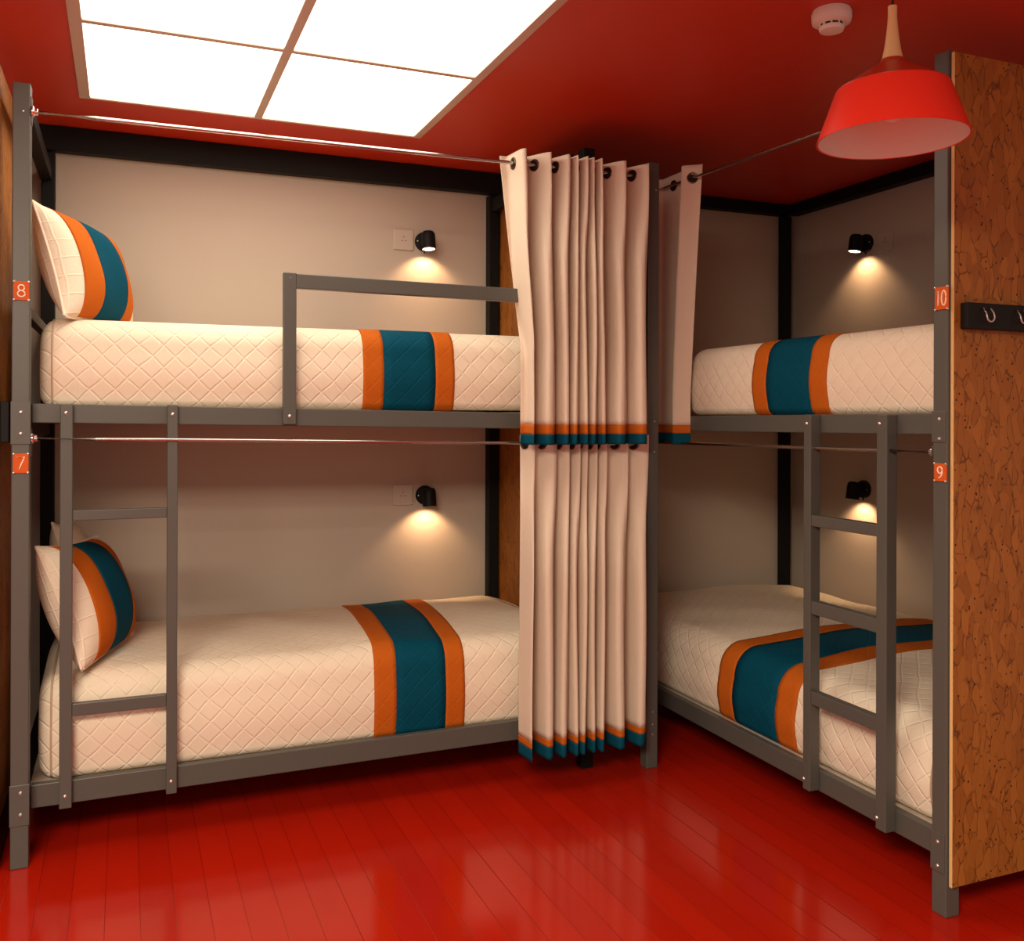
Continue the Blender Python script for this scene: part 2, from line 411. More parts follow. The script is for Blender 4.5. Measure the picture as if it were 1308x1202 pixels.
# head-end and foot-end guard bars and top bar
bm = bmesh.new(); box(bm, 0.008, 0.034, 0.046, 0.90, 1.555, 1.588); link('end_guard', bm, M['steel'], LB)
bm = bmesh.new(); box(bm, 1.775, 1.80, 0.131, 0.90, 1.535, 1.570); link('end_guard', bm, M['steel'], LB)
bm = bmesh.new(); box(bm, 0.002, 0.042, 0.046, 0.90, 2.13, 2.175); link('end_beam', bm, M['black_shaded_steel'], LB)
bm = bmesh.new(); box(bm, 1.775, 1.80, 0.131, 0.90, 2.16, 2.22); link('end_beam', bm, M['black_shaded_steel'], LB)
# strand board end panels
bm = bmesh.new(); box(bm, -0.050, -0.030, 0.0, 0.946, 0.13, 2.24, 0.001); o = link('head_panel', bm, M['osb'], LB); o['label'] = 'brown strand board panel'
bm = bmesh.new(); box(bm, 1.820, 1.838, 0.135, 0.946, 0.10, 2.22, 0.001); o = link('foot_panel', bm, M['osb'], LB); o['label'] = 'brown strand board panel'
bm = bmesh.new(); box(bm, -0.048, -0.030, 0.0, 0.946, 0.004, 0.128, 0.001); link('shadow_strip', bm, M['black_shaded_steel'], LB)  # added dark strip standing for the shadow below the head panel
bm = bmesh.new(); box(bm, -0.029, -0.006, 0.01, 0.90, 1.19, 1.305); link('outer_rail', bm, M['black_shaded_steel'], LB)
# brackets on the front left post
bracket(LB, -0.002, 0.048, -0.003, 0.004, 1.185, 1.305, [(0.024, -0.003, 1.275), (0.024, -0.003, 1.215)], (0, -1, 0))
bracket(LB, -0.002, 0.048, -0.003, 0.004, 0.120, 0.235, [(0.026, -0.003, 0.213), (0.026, -0.003, 0.152)], (0, -1, 0))
bolt(LB, at(27, 146, 1, 0.0), (0, -1, 0), 0.0035)
for py in (242, 908, 924, 937, 537, 576): bolt(LB, at(836, py, 1, 0.0), (0, -1, 0), 0.0028)
number_plate(LB, '8', at(16, 363, 1, 0.0), at(36.5, 388, 1, 0.0), 'y')
number_plate(LB, '7', at(17, 583.5, 1, 0.0), at(37, 608, 1, 0.0), 'y')
# guard rail
gy0, gy1 = 0.030, 0.0545
bm = bmesh.new(); box(bm, 0.748, 0.788, gy0, gy1, 1.240, 1.714); g = link('guard_rail', bm, M['steel'], LB)
bm = bmesh.new(); a, b = at(378, 370, 1, gy0), at(667, 386, 1, gy0)
beam(bm, (0.788, gy0, a.z), (b.x, gy0, b.z), 0, gy1-gy0, 0.046, 'x'); link('guard_bar', bm, M['steel'], g)
bolt(g, at(370, 533.5, 1, gy0), (0, -1, 0)); bolt(g, at(370, 357, 1, gy0), (0, -1, 0), 0.002)
# ladder
L = thing('ladder', None, None); L.parent = LB
for x0, x1 in ((0.121, 0.154), (0.409, 0.439)):
    bm = bmesh.new(); box(bm, x0, x1, 0.030, 0.0545, 0.139, 1.2985); link('stile', bm, M['steel'], L)
for z0, z1 in ((0.963, 0.993), (0.400, 0.437)):
    bm = bmesh.new(); box(bm, 0.154, 0.409, 0.032, 0.0525, z0, z1); link('rung', bm, M['steel'], L)
for p in ((84, 531), (220.5, 532), (86, 1021), (221.5, 1001)): bolt(L, at(*p, 1, 0.030), (0, -1, 0), 0.0052)
# rods
RY = 0.010
ra, rb = at(43, 147, 1, RY), at(637, 206.6, 1, RY)
sl = (rb.z-ra.z)/(rb.x-ra.x)
def rodz(x): return ra.z+sl*(x-ra.x)
rod(LB, (0.048, RY, rodz(0.048)), (2.032, RY, rodz(2.032)))
RY2 = 0.030
r2a, r2b = at(45, 564, 1, RY2), at(663, 566, 1, RY2)
sl2 = (r2b.z-r2a.z)/(r2b.x-r2a.x)
def rodz2(x): return r2a.z+sl2*(x-r2a.x)
rod(LB, (0.048, RY2, rodz2(0.048)), (2.032, RY2, rodz2(2.032)), 0.0052)
bm = bmesh.new(); box(bm, 0.046, 0.0485, 0.002, 0.040, 2.085, 2.160, 0.001); link('rod_plate', bm, M['steel'], LB)
bm = bmesh.new(); box(bm, 0.046, 0.0485, 0.008, 0.050, 1.150, 1.228, 0.001); link('rod_plate', bm, M['steel'], LB)

# ------------------------------------------------------------------ right bunk bed
XR = 2.216; YN = -1.166
RB = thing('bunk_bed', 'graphite metal bunk bed along the right wall, plates 10 and 9', 'bunk bed', (XR, YN, 0), None)
post(RB, XR, YN, 2.20)
post(RB, XR, 0.895, 2.20)
post(RB, 3.340, 0.895, 2.275, mat='black_shaded_steel')
post(RB, 3.370, YN, 2.20)
rx = 2.250
def rail_y(parent, pa, pb, ta, tb, y0, y1, x):
    a, b = at(*pa, 0, x), at(*pb, 0, x)
    sl = (b.z-a.z)/(b.y-a.y); hh = (at(pa[0], ta, 0, x).z-a.z+at(pb[0], tb, 0, x).z-b.z)/2
    bm = bmesh.new(); beam(bm, (x, y0, a.z+sl*(y0-a.y)), (x, y1, a.z+sl*(y1-a.y)), 0.025, 0, hh, 'y')
    return link('side_rail', bm, M['steel'], parent)
rail_y(RB, (846, 899), (1189, 1083), 878.6, 1053, YN+PW, 0.895, rx)
o = rail_y(RB, (876, 549), (1191, 551.5), 529, 526, YN+PW, at(876, 540, 0, rx).y, rx)
bolt(o, at(879.5, 540, 0, rx), (-1, 0, 0), 0.004)
for z0, z1 in ((1.228, 1.274), (0.135, 0.192)):
    bm = bmesh.new(); box(bm, 3.372, 3.395, YN+PW, 0.895, z0, z1); link('back_rail', bm, M['steel'], RB)
    bm = bmesh.new(); box(bm, 2.262, 3.370, YN+0.012, YN+0.034, z0, z1); link('end_rail', bm, M['steel'], RB)
    bm = bmesh.new(); box(bm, 2.262, 3.340, 0.905, 0.930, z0, z1); link('end_rail', bm, M['steel'], RB)
    bm = bmesh.new(); box(bm, 2.2765, 3.371, YN+0.04, 0.90, z1-0.028, z1-0.004, 0.001); link('deck_board', bm, M['deck'], RB)
# strand board end panel facing the room
p0, p1 = at(1217, 62, 1, -1.177), at(1217, 1132, 1, -1.177)
bm = bmesh.new(); box(bm, p0.x, WR-0.002, -1.177, -1.168, p1.z, p0.z, 0.0008); o = link('end_panel', bm, M['osb'], RB); o['label'] = 'brown strand board panel'
bm = bmesh.new(); box(bm, p0.x-0.0022, p0.x-0.0001, -1.177, -1.168, p1.z, p0.z, 0.0004); link('panel_edge', bm, M['osb_edge'], o)
number_plate(RB, '10', at(1194.5, 364, 0, XR), at(1211.5, 391, 0, XR), 'x')
number_plate(RB, '9', at(1195, 588, 0, XR), at(1210.5, 612, 0, XR), 'x')
bracket(RB, XR-0.003, XR+0.004, YN+0.004, YN+PW+0.002, 1.205, 1.285, [(XR-0.003, YN+0.022, 1.264), (XR-0.003, YN+0.022, 1.214)], (-1, 0, 0))
bracket(RB, XR-0.003, XR+0.004, YN+0.004, YN+PW+0.002, 0.110, 0.210, [(XR-0.003, YN+0.024, 0.186), (XR-0.003, YN+0.024, 0.125)], (-1, 0, 0))
# ladder
L = thing('ladder', None, None); L.parent = RB
lx0, lx1 = 2.212, 2.2495
for y0, y1 in ((-0.657, -0.625), (-0.965, -0.927)):
    bm = bmesh.new(); box(bm, lx0, lx1, y0, y1, 0.134, 1.276); link('stile', bm, M['steel'], L)
for z0, z1 in ((0.938, 0.972), (0.672, 0.712), (0.399, 0.439)):
    bm = bmesh.new(); box(bm, lx0+0.003, lx1-0.006, -0.927, -0.657, z0, z1); link('rung', bm, M['steel'], L)
for p in ((1030.5, 538.5), (1123.5, 538), (1029.5, 992), (1123, 1041.5)): bolt(L, at(*p, 0, lx0), (-1, 0, 0), 0.0052)
# rods
RX = 2.226
qa, qb = at(889, 223.5, 0, RX), at(1049, 165, 0, RX)
slr = (qb.z-qa.z)/(qb.y-qa.y)
def rodzr(y): return qa.z+slr*(y-qa.y)
rod(RB, (RX, YN+PW, rodzr(YN+PW)), (RX, 0.895, rodzr(0.895)), 0.0055)
qa2, qb2 = at(880, 565, 0, RX), at(1190, 574, 0, RX)
sl2r = (qb2.z-qa2.z)/(qb2.y-qa2.y)
rod(RB, (RX, YN+PW, qa2.z+sl2r*(YN+PW-qa2.y)), (RX, 0.895, qa2.z+sl2r*(0.895-qa2.y)), 0.0055)

# ------------------------------------------------------------------ bedding
def profile(W, H, rt, rb, n=9, crown=0.012, side=0.010, off=0.0):
    """closed loop (w, z, arc) starting at the bottom of the front, going up over the top and down the back"""
    pts = []
    def arc(cw, cz, r, a0, a1):
        for i in range(n+1):
            a = math.radians(a0+(a1-a0)*i/n); pts.append((cw+r*math.cos(a), cz+r*math.sin(a)))
    arc(rb, rb, rb, 260, 180)
    for i in range(1, 6):
        t = i/6; pts.append((-side*math.sin(PI*t), rb+(H-rt-rb)*t))
    arc(rt, H-rt, rt, 180, 90)
    for i in range(1, 16):
        t = i/16; pts.append((rt+(W-2*rt)*t, H+crown*math.sin(PI*t)))
    arc(W-rt, H-rt, rt, 90, 0)
    for i in range(1, 6):
        t = i/6; pts.append((W+side*math.sin(PI*t), H-rt-(H-rt-rb)*t))
    arc(W-rb, rb, rb, 0, -80)
    if off:
        out = []; k = len(pts)
        for i, p in enumerate(pts):
            a, b = pts[max(i-1, 0)], pts[min(i+1, k-1)]
            tx, tz = b[0]-a[0], b[1]-a[1]; ll = math.hypot(tx, tz) or 1
            out.append((p[0]-tz/ll*off, p[1]+tx/ll*off))
        pts = out
    res = []; s = 0
    for i, p in enumerate(pts):
        if i: s += math.hypot(p[0]-pts[i-1][0], p[1]-pts[i-1][1])
        res.append((p[0], p[1], s))
    return res

def sweep(bm, prof, us, place, W, H, L, re, closed=True, slant=0.0, wave=0.0, seed=0):
    uvl = bm.loops.layers.uv.verify()
    rings = []; k = len(prof)
    for u in us:
        dlt = 0.0
        e = min(u, L-u)
        if e < re: dlt = re-math.sqrt(max(re*re-(re-e)**2, 0))
        fw, fz = 1-2*dlt/W, 1-1.6*dlt/H
        ring = []
        for (w, z, s) in prof:
            ww = W/2+(w-W/2)*fw; zz = H*0.4+(z-H*0.4)*fz
            zz += wave*(math.sin(u*9+seed)*math.sin(w*7+seed*2)+0.6*math.sin(u*17+w*13+seed))*max(0, min(1, (z-H*0.55)/(H*0.3)))
            ring.append((bm.verts.new(place(u+slant*w/W, ww, zz)), u, s))
        rings.append(ring)
    for i in range(len(rings)-1):
        for j in range(k if closed else k-1):
            q = [rings[i][j], rings[i][(j+1) % k], rings[i+1][(j+1) % k], rings[i+1][j]]
            try: f = bm.faces.new([a[0] for a in q])
            except ValueError: continue
            for lp, a in zip(f.loops, q): lp[uvl].uv = (a[1], a[2])
    if closed:
        for ring, flip in ((rings[0], False), (rings[-1], True)):
            f = bm.faces.new([a[0] for a in ring])
            for lp, (v, u, s) in zip(f.loops, ring):
                lp[uvl].uv = (v.co.y+v.co.x, v.co.z)

def us_list(a, b, n, L, re):
    us = [a+(b-a)*i/n for i in range(n+1)]
    for e in (0.0, L):
        for t in (0, 0.02, 0.06, 0.14, 0.25, 0.4, 0.6, 0.8, 1.0):
            u = e+re*t if e == 0 else e-re*t
            if a-1e-9 <= u <= b+1e-9: us.append(u)
    us = sorted(set(round(u, 5) for u in us)); return us

def mattress(label, origin, axis, L, W, H, band, rt=0.07, rb=0.03, re=0.06, slant=0.0, crown=0.012, seams=(0,), wave=0.0, seed=0):
    ox, oy, oz = origin
    if axis == 'x': place = lambda u, w, z: Vector((ox+u, oy+w, oz+z)); base = (ox+L/2, oy+W/2, oz)
    else: place = lambda u, w, z: Vector((ox+w, oy+u, oz+z)); base = (ox+W/2, oy+L/2, oz)
    T = thing('mattress', label, 'mattress', base, 'quilted mattresses on the bunks')
    prof = profile(W, H, rt, rb, crown=crown)
    bm = bmesh.new(); sweep(bm, prof, us_list(0, L, 60, L, re), place, W, H, L, re, True, 0, wave, seed)
    link('coverlet', bm, M['cream'], T, smooth=True)
    pr2 = profile(W, H, rt, rb, crown=crown, off=0.0035)
    b0, b1, b2, b3 = band
    for nm, u0, u1, mt, lab in (('runner_border', b0, b1, 'orange', 'burnt orange border of the runner'),
                                ('runner', b1, b2, 'teal', 'teal middle of the runner'),
                                ('runner_border', b2, b3, 'orange', 'burnt orange border of the runner')):
        bm = bmesh.new(); sweep(bm, pr2, us_list(u0, u1, 6, L, re), place, W, H, L, re, False, slant, wave, seed)
        o = link(nm, bm, M[mt], T, smooth=True); o['label'] = lab
        sm = o.modifiers.new('thick', 'SOLIDIFY'); sm.thickness = 0.003; sm.offset = -1
    for e in seams:
        u = re*0.62 if e == 0 else L-re*0.62
        dl = re-math.sqrt(max(re*re-(re-re*0.62)**2, 0)); fw, fz = 1-2*dl/W, 1-1.6*dl/H
        bm = bmesh.new()
        tube(bm, [place(u, W/2+(w-W/2)*fw, H*0.4+(z-H*0.4)*fz) for w, z, s in prof[4:-4]], 0.0032, 8)
        link('piping', bm, M['seam'], T, smooth=True)
    return T

def bx(px, py, y, x0): return at(px, py, 1, y).x-x0
def by(px, py, x, y0): return at(px, py, 0, x).y-y0
# upper left
x0, y0, z0 = 0.060, 0.084, 1.287
mattress('cream quilted mattress of bunk 8 with teal and orange runner behind the guard rail', (x0, y0, z0), 'x', 1.700, 0.805, 0.268,
         [bx(p, 500, y0, x0) for p in (463, 489, 555, 579)], rt=0.085, re=0.06, seams=(0, 1), seed=1)
# lower left
x0, y0, z0 = 0.060, 0.084, 0.203
mattress('cream quilted mattress of bunk 7 with teal and orange runner behind the ladder', (x0, y0, z0), 'x', 1.700, 0.805, 0.300,
         [bx(p, q, y0, x0) for p, q in ((480, 890), (508, 890), (571, 880), (595, 880))], rt=0.085, re=0.06, slant=0.06, crown=0.02, seams=(0, 1), wave=0.004, seed=2)
# upper right: near end by the numbered post
x0, y0, z0 = 2.280, -1.115, 1.276
far = at(875, 500, 0, x0).y
mattress('cream quilted mattress of bunk 10 with teal and orange runner, top right', (x0, y0, z0), 'y', far-y0, 1.09, 0.250,
         [by(p, 500, x0, y0) for p in (1059, 1037, 982, 964)], rt=0.07, re=0.06, seams=(0,), seed=3)
x0, y0, z0 = 2.280, -1.115, 0.190
mattress('cream quilted mattress of bunk 9 with teal and orange runner, behind the right ladder', (x0, y0, z0), 'y', 1.98, 1.09, 0.262,
         [by(p, q, x0, y0) for p, q in ((1021, 900), (996, 900), (941, 870), (922, 870))], rt=0.10, re=0.09, slant=0.03, crown=0.02, seams=(0,), wave=0.004, seed=4)

# ------------------------------------------------------------------ pillows
def pillow(label, W, H, T, mat4, bands, group='pillows on the left bunk'):
    """local: a along width, b along height, c out of the face"""
    loc = mat4.translation
    P = thing('pillow', label, 'pillow', loc, group)
    def surf(a, b, side, off=0.0):
        t = max(0.0, (1-abs(a)**2.4))*max(0.0, (1-abs(b)**2.4))
        c = T*(t**0.55)
        pin = 0.075
        x = W/2*a*(1-pin*(1-b*b)**1.0*abs(a)**2); z = H/2*b*(1-(pin if b > 0 else 0.015)*(1-a*a)*abs(b)**2)*(1-(0.15*(a+1)/2 if b > 0 else 0))
        c += 0.004*math.sin(7*a+3*b)*t
        return mat4 @ Vector((x, side*(c+off), z))
    bm = bmesh.new(); uvl = bm.loops.layers.uv.verify(); n = 32
    ts = [math.sin(PI/2*(-1+2*i/n)) for i in range(n+1)]
    for side in (1, -1):
        g = [[bm.verts.new(surf(a, b, side)) for b in ts] for a in ts]
        for i in range(n):
            for j in range(n):
                f = bm.faces.new((g[i][j], g[i+1][j], g[i+1][j+1], g[i][j+1]))
                for lp, (ii, jj) in zip(f.loops, ((i, j), (i+1, j), (i+1, j+1), (i, j+1))):
                    lp[uvl].uv = (W/2*ts[ii]+H/2*ts[jj], W/2*ts[ii]-H/2*ts[jj])
    bmesh.ops.remove_doubles(bm, verts=bm.verts[:], dist=0.0004)
    link('pillow_cover', bm, M['sham'], P, smooth=True)
    for (a0, a1, mt, lab) in bands:
        bm = bmesh.new(); uvl = bm.loops.layers.uv.verify(); na = 10
        aa = [a0+(a1-a0)*i/na for i in range(na+1)]; bb = [math.sin(PI/2*(-1+2*i/n))*0.992 for i in range(n+1)]
        g = [[bm.verts.new(surf(a, b, 1, 0.0025)) for b in bb] for a in aa]
        for i in range(na):
            for j in range(n):
                f = bm.faces.new((g[i][j], g[i+1][j], g[i+1][j+1], g[i][j+1]))
                for lp, (ii, jj) in zip(f.loops, ((i, j), (i+1, j), (i+1, j+1), (i, j+1))): lp[uvl].uv = (W/2*aa[ii], H/2*bb[jj])
        o = link('stripe', bm, M[mt], P, smooth=True); o['label'] = lab
        sm = o.modifiers.new('thick', 'SOLIDIFY'); sm.thickness = 0.003; sm.offset = -1
    bm = bmesh.new(); loop = []
    for a in ts: loop.append(surf(a, -1, 1))
    for b in ts[1:]: loop.append(surf(1, b, 1))
    for a in ts[::-1][1:]: loop.append(surf(a, 1, 1))
    for b in ts[::-1][1:-1]: loop.append(surf(-1, b, 1))
    lp2 = [loop[0]]
    for p in loop[1:]:
        if (p-lp2[-1]).length > 0.002: lp2.append(p)
    tube(bm, lp2, 0.0042, 8, closed=True)
    link('piping', bm, M['piping'], P, smooth=True)
    return P

def pillow_matrix(loc, yaw, lean, roll=0.0):
    """local y (face) turns to +x at yaw 0; lean tilts the face up, roll turns the pillow in its plane"""
    base = Matrix(((0, 1, 0), (1, 0, 0), (0, 0, 1))).to_4x4()      # local x -> y, local y -> x
    return Matrix.Translation(loc) @ Matrix.Rotation(yaw, 4, 'Z') @ Matrix.Rotation(-lean, 4, 'Y') @ Matrix.Rotation(roll, 4, 'X') @ base
BANDS = [(-0.74, -0.36, 'pillow_orange', 'burnt orange stripe'), (-0.36, 0.34, 'pillow_teal', 'teal stripe'), (0.34, 0.66, 'pillow_orange', 'burnt orange stripe')]
pillow('plump striped pillow leaning on the head end of bunk 8', 0.46, 0.350, 0.088, pillow_matrix((0.178, 0.303, 1.722), math.radians(-24), math.radians(16)), BANDS)
pillow('striped pillow leaning behind the ladder on bunk 7', 0.46, 0.385, 0.098, pillow_matrix((0.186, 0.312, 0.702), math.radians(-18), math.radians(20)), BANDS)
pillow('plain cream pillow tucked behind the striped pillow on bunk 7', 0.32, 0.40, 0.065, pillow_matrix((0.135, 0.745, 0.708), math.radians(-8), math.radians(14)), [])

# ------------------------------------------------------------------ curtains
def curtain(label, rows, cols, path, ztop, zbot, hems, eyelets, loc, group, rodinfo):
    """path(z, s) -> (x, y) for s in cols; hems: list of (z_upper, z_lower, material, name)"""
    T = thing('curtain', label, 'curtain', loc, group)
    def strip(z0, z1, n, mat, name, off=0.0, lab=None):
        bm = bmesh.new()
        zs = [z0+(z1-z0)*i/n for i in range(n+1)]
        g = [[bm.verts.new(path(z, s, off)) for s in cols] for z in zs]
        for i in range(n):
            for j in range(len(cols)-1): bm.faces.new((g[i][j], g[i][j+1], g[i+1][j+1], g[i+1][j]))
        o = link(name, bm, M[mat], T, smooth=True)
        if lab: o['label'] = lab
        sm = o.modifiers.new('thick', 'SOLIDIFY'); sm.thickness = 0.0022; sm.offset = 0
        return o
    strip(ztop, hems[0][0], rows, 'curtain', 'drape')
    for (a, b, mt, nm, lab) in hems: strip(a, b, 4, mt, nm, 0, lab)
    for (p, d, nrm) in eyelets:
        m4 = orient(p, nrm)
        bm = bmesh.new(); lathe(bm, [(0.0205, -0.0035), (0.0215, 0.0), (0.0205, 0.0035), (0.0165, 0.0045), (0.0145, 0.0025), (0.0145, -0.0025), (0.0165, -0.0045), (0.0205, -0.0035)], m4, 24, False, False)
        e = link('eyelet', bm, M['bronze'], T, smooth=True)
        bm = bmesh.new(); lathe(bm, [(0.0146, -0.0022), (0.0146, 0.0022)], m4, 24, True, True)
        link('eyelet_hole', bm, M['hole'], e)
    return T

def ease(v):
    v = max(0, min(1, v)); return v*v*(3-2*v)
def pleat_path(crest_top, crest_bot, left, z_of, z_top, start_flat=0.45, wob=0.004, seed=0):
    """crest x positions at the top and below; zigzag with a wide face rising from the valley to the crest and a quick return"""
    n = len(crest_top)
    def knots(f, z, ym, am):
        ct = [at(a+(b-a)*f, 450, 1, ym-am).x for a, b in zip(crest_top, crest_bot)]
        lpx, ly = left(z)
        ks = [(at(lpx, 450, 1, ly).x, ly)]
        for i, c in enumerate(ct):
            ks.append((c, ym-am))
            gap = (ct[i+1]-c) if i+1 < n else 0.05
            ks.append((c+(min(0.030, 0.34*gap) if i+1 < n else 0.006), ym+am*(0.95 if i+1 < n else -0.3)))
        return ks
    def path(z, s, off=0.0):
        f, ym, am = z_of(z)
        ks = knots(f, z, ym, am)
        i = min(int(s), len(ks)-2); t = s-i
        (xa, ya_), (xb, yb_) = ks[i], ks[i+1]
        e = t*t*(3-2*t); rec = 0.0; m = ease((z_top-0.06-z)/0.35)
        if i % 2 == 1: ya_ += 0.30*am*m
        if i % 2 == 0 and i:                    # wide face: deep narrow valley, then a broad rounded front
            q = min(1.0, t/0.52); e2 = q*q*(3-2*q)
            e = e*(1-m)+e2*m; rec = 0.30*am*m*max(0, (t-0.72)/0.28)**2
        if i == 0: e = max(0.0, min(1.0, (t-start_flat)/(0.85-start_flat))); e = e*e*(3-2*e); rec = 0.30*am*m*max(0, (t-0.72)/0.28)**2
        x = xa+(xb-xa)*t
        y = ya_+(yb_-ya_)*e+rec
        x += wob*math.sin(5.1*z+i*1.7+seed)*(0.4+0.6*math.sin(PI*t)); y += wob*0.8*math.sin(3.7*z+i*2.3+seed)*(1 if i else 0)
        return Vector((x, y-off, z))
    return path, 2*n

CT = (669, 703, 727, 738, 749, 758.5, 768, 798, 827)
CB = (683, 710, 728, 740, 751, 763, 775, 801, 828)
Z1 = at(669, 190, 1, -0.05).z
zh = [at(700, p, 1, -0.085).z for p in (542, 554.5, 568)]
def z_up(z):
    f = max(0, min(1, (Z1-z)/(Z1-1.52)))**1.15
    g = ease((1.55-z)/0.30)
    h = ease((Z1-0.07-z)/0.45)
    return f, -0.002-0.018*h+(-0.052+0.020)*g, 0.048+0.020*h+(0.044-0.068)*g
def left_up(z):
    f = max(0, min(1, (Z1-z)/(Z1-1.50)))
    g = ease((1.66-z)/0.22)
    return 637+27*f, 0.062+(-0.024-0.062)*g
pathU, ns = pleat_path(CT, CB, left_up, z_up, Z1, start_flat=0.58, seed=1)
path_upper = pathU
cols = [i/10 for i in range(10*ns+1)]
def eyelets_x(path, zf, rz, ysel, idx):
    out = []
    for i in idx:
        best = min((abs(path(zf, i+t/40).y-ysel), i+t/40) for t in range(1, 40))[1]
        p = path(zf, best); q = path(zf, best+0.02); d = q-p; d.z = 0; d.normalize()
        out.append((Vector((p.x, p.y, rz(p.x))), d, Vector((d.y, -d.x, 0))))
    return out
zr_mid = rodz(1.7)
ey = eyelets_x(path_upper, zr_mid, rodz, RY, (0, 2, 4, 6, 8, 10, 12, 14, 16))
curtain('long gathered beige curtain of bunk 8 hanging from the top rod', 60, cols, path_upper, Z1, zh[0],
        [(zh[0], zh[1], 'hem_orange', 'orange_trim', 'orange trim band'), (zh[1], zh[2], 'hem_teal', 'teal_hem', 'teal hem band')], ey, (1.75, 0, zh[2]), 'bunk curtains', None)
# lower curtain
zl = [at(700, p, 1, -0.075).z for p in (945, 954, 970)]
ZT2 = rodz2(1.7)+0.030
def z_lo(z):
    g = ease((z-0.70)/0.46)
    return 1.0, -0.018+(0.018+0.018)*g, 0.064+(0.022-0.064)*g
pathL, ns = pleat_path(CT, CB, lambda z: (664, 0.012+0.036*ease((z-0.95)/0.18)), z_lo, ZT2, start_flat=0.0, seed=3.3)
pathlow = lambda z, s, off=0.0: pathL(z, s, off)
ey = eyelets_x(pathlow, rodz2(1.7), rodz2, RY2, (0, 2, 4, 6, 8, 10, 12, 14, 16))
curtain('gathered beige curtain of bunk 7 hanging down to the floor', 56, cols, pathlow, ZT2, zl[0],
        [(zl[0], zl[1], 'hem_orange', 'orange_trim', 'orange trim band'), (zl[1], zl[2], 'hem_teal', 'teal_hem', 'teal hem band')], ey, (1.75, 0, zl[2]), 'bunk curtains', None)
# short end of the right bunk's curtain, beside the middle post
zr3 = [at(866, p, 0, 2.21).z for p in (541.5, 552, 566.5)]
ZT3 = at(870, 211, 0, 2.20).z
yR0, yR1 = at(889, 300, 0, 2.226).y, at(869.5, 500, 0, 2.21).y
def path_right(z, s, off=0.0):
    f = max(0, min(1, (ZT3-z)/(ZT3-1.35)))
    ye = yR0+(yR1-yR0)*f
    ks = [(ye, 2.250), (ye+0.055-0.02*f, 2.195), (ye+0.085-0.02*f, 2.240), (0.235, 2.236), (0.262, 2.195), (0.285, 2.240), (0.325, 2.195), (0.345, 2.240)]
    i = min(int(s), len(ks)-2); t = s-i; e = t*t*(3-2*t)
    (ya_, xa), (yb_, xb) = ks[i], ks[i+1]
    return Vector((xa+(xb-xa)*e-off, ya_+(yb_-ya_)*t+0.003*math.sin(4*z+i), z))
cols3 = [i/8 for i in range(8*7+1)]
ey = []
for tgt in ((884, 227), (861, 234)):
    pass
for i in (0, 2, 4):
    best = min((abs(path_right(2.14, i+t/40).x-RX), i+t/40) for t in range(2, 39))[1] if i != 2 else 2.55
    p = path_right(2.14, best); q = path_right(2.14, best+0.02); d = q-p; d.z = 0; d.normalize()
    ey.append((Vector((p.x-0.001, p.y, rodzr(p.y))), d, Vector((d.y, -d.x, 0))))
curtain('narrow beige curtain of bunk 10 drawn back behind the middle post', 50, cols3, path_right, ZT3, zr3[0],
        [(zr3[0], zr3[1], 'hem_orange', 'orange_trim', 'orange trim band'), (zr3[1], zr3[2], 'hem_teal', 'teal_hem', 'teal hem band')], ey, (2.22, 0.15, zr3[2]), 'bunk curtains', None)

# ------------------------------------------------------------------ reading lamps
def reading_lamp(label, base, out, side, energy):
    """base: point on the wall, out: unit vector off the wall"""
    base, out = Vector(base), Vector(out)
    T = thing('reading_lamp', label, 'wall lamp', base, 'reading lamps on the bunk walls')
    bm = bmesh.new(); lathe(bm, [(0.041, 0), (0.041, 0.012), (0.039, 0.016), (0.034, 0.018)], orient(base, out), 36); link('wall_plate', bm, M['black_shaded_steel'], T, auto=0.6)
    bm = bmesh.new(); tube(bm, [base+out*0.014, base+out*0.05], 0.012, 14); link('arm', bm, M['black_shaded_steel'], T, auto=0.6)
    c = base+out*0.066+Vector((0, 0, -0.004))
    ax = (Vector((0, 0, -1))+out*0.16).normalized()
    m4 = orient(c, ax)
    bm = bmesh.new(); lathe(bm, [(0.012, -0.040), (0.023, -0.037), (0.0285, -0.028), (0.0295, -0.015), (0.0295, 0.040), (0.027, 0.0405), (0.026, 0.034)], m4, 32, True, False)
    link('lamp_head', bm, M['black_shaded_steel'], T, auto=0.7)
    bm = bmesh.new(); lathe(bm, [(0.0262, 0.034), (0.0262, 0.0365)], m4, 28)
    o = link('lens', bm, M['lamp_glow'], T); o['label'] = 'glowing lamp lens'
    bm = bmesh.new(); tube(bm, [base+out*0.008+Vector((0, 0, -0.040)), base+out*0.010+Vector((0, 0, -0.050))], 0.004, 10); link('switch', bm, M['bronze'], T, auto=0.6)
    bolt(T, base+out*0.016+side*0.033, out, 0.0032)
    ld = bpy.data.lights.new('reading_bulb', 'SPOT'); ld.energy = energy; ld.color = (1.0, 0.60, 0.30)
    ld.spot_size = math.radians(118); ld.spot_blend = 0.55; ld.shadow_soft_size = 0.014
    lo = bpy.data.objects.new('reading_bulb', ld); COL.objects.link(lo); lo.parent = T
    d = (Vector((0, 0, -1))-out*0.38).normalized()
    lo.rotation_euler = d.to_track_quat('-Z', 'Y').to_euler(); lo.location = (c+ax*0.042)-base
    return T
def wall_pt(px, py, ax, val): return at(px, py, ax, val)
LBK, LRT = WB-0.0005, WR-0.0005
p = wall_pt(540, 310, 1, LBK); reading_lamp('black reading lamp lit over bunk 8', p, (0, -1, 0), Vector((-1, 0, 0)), 3.4)
p = wall_pt(543, 633, 1, LBK); reading_lamp('black reading lamp lit over bunk 7', p, (0, -1, 0), Vector((-1, 0, 0)), 3.4)
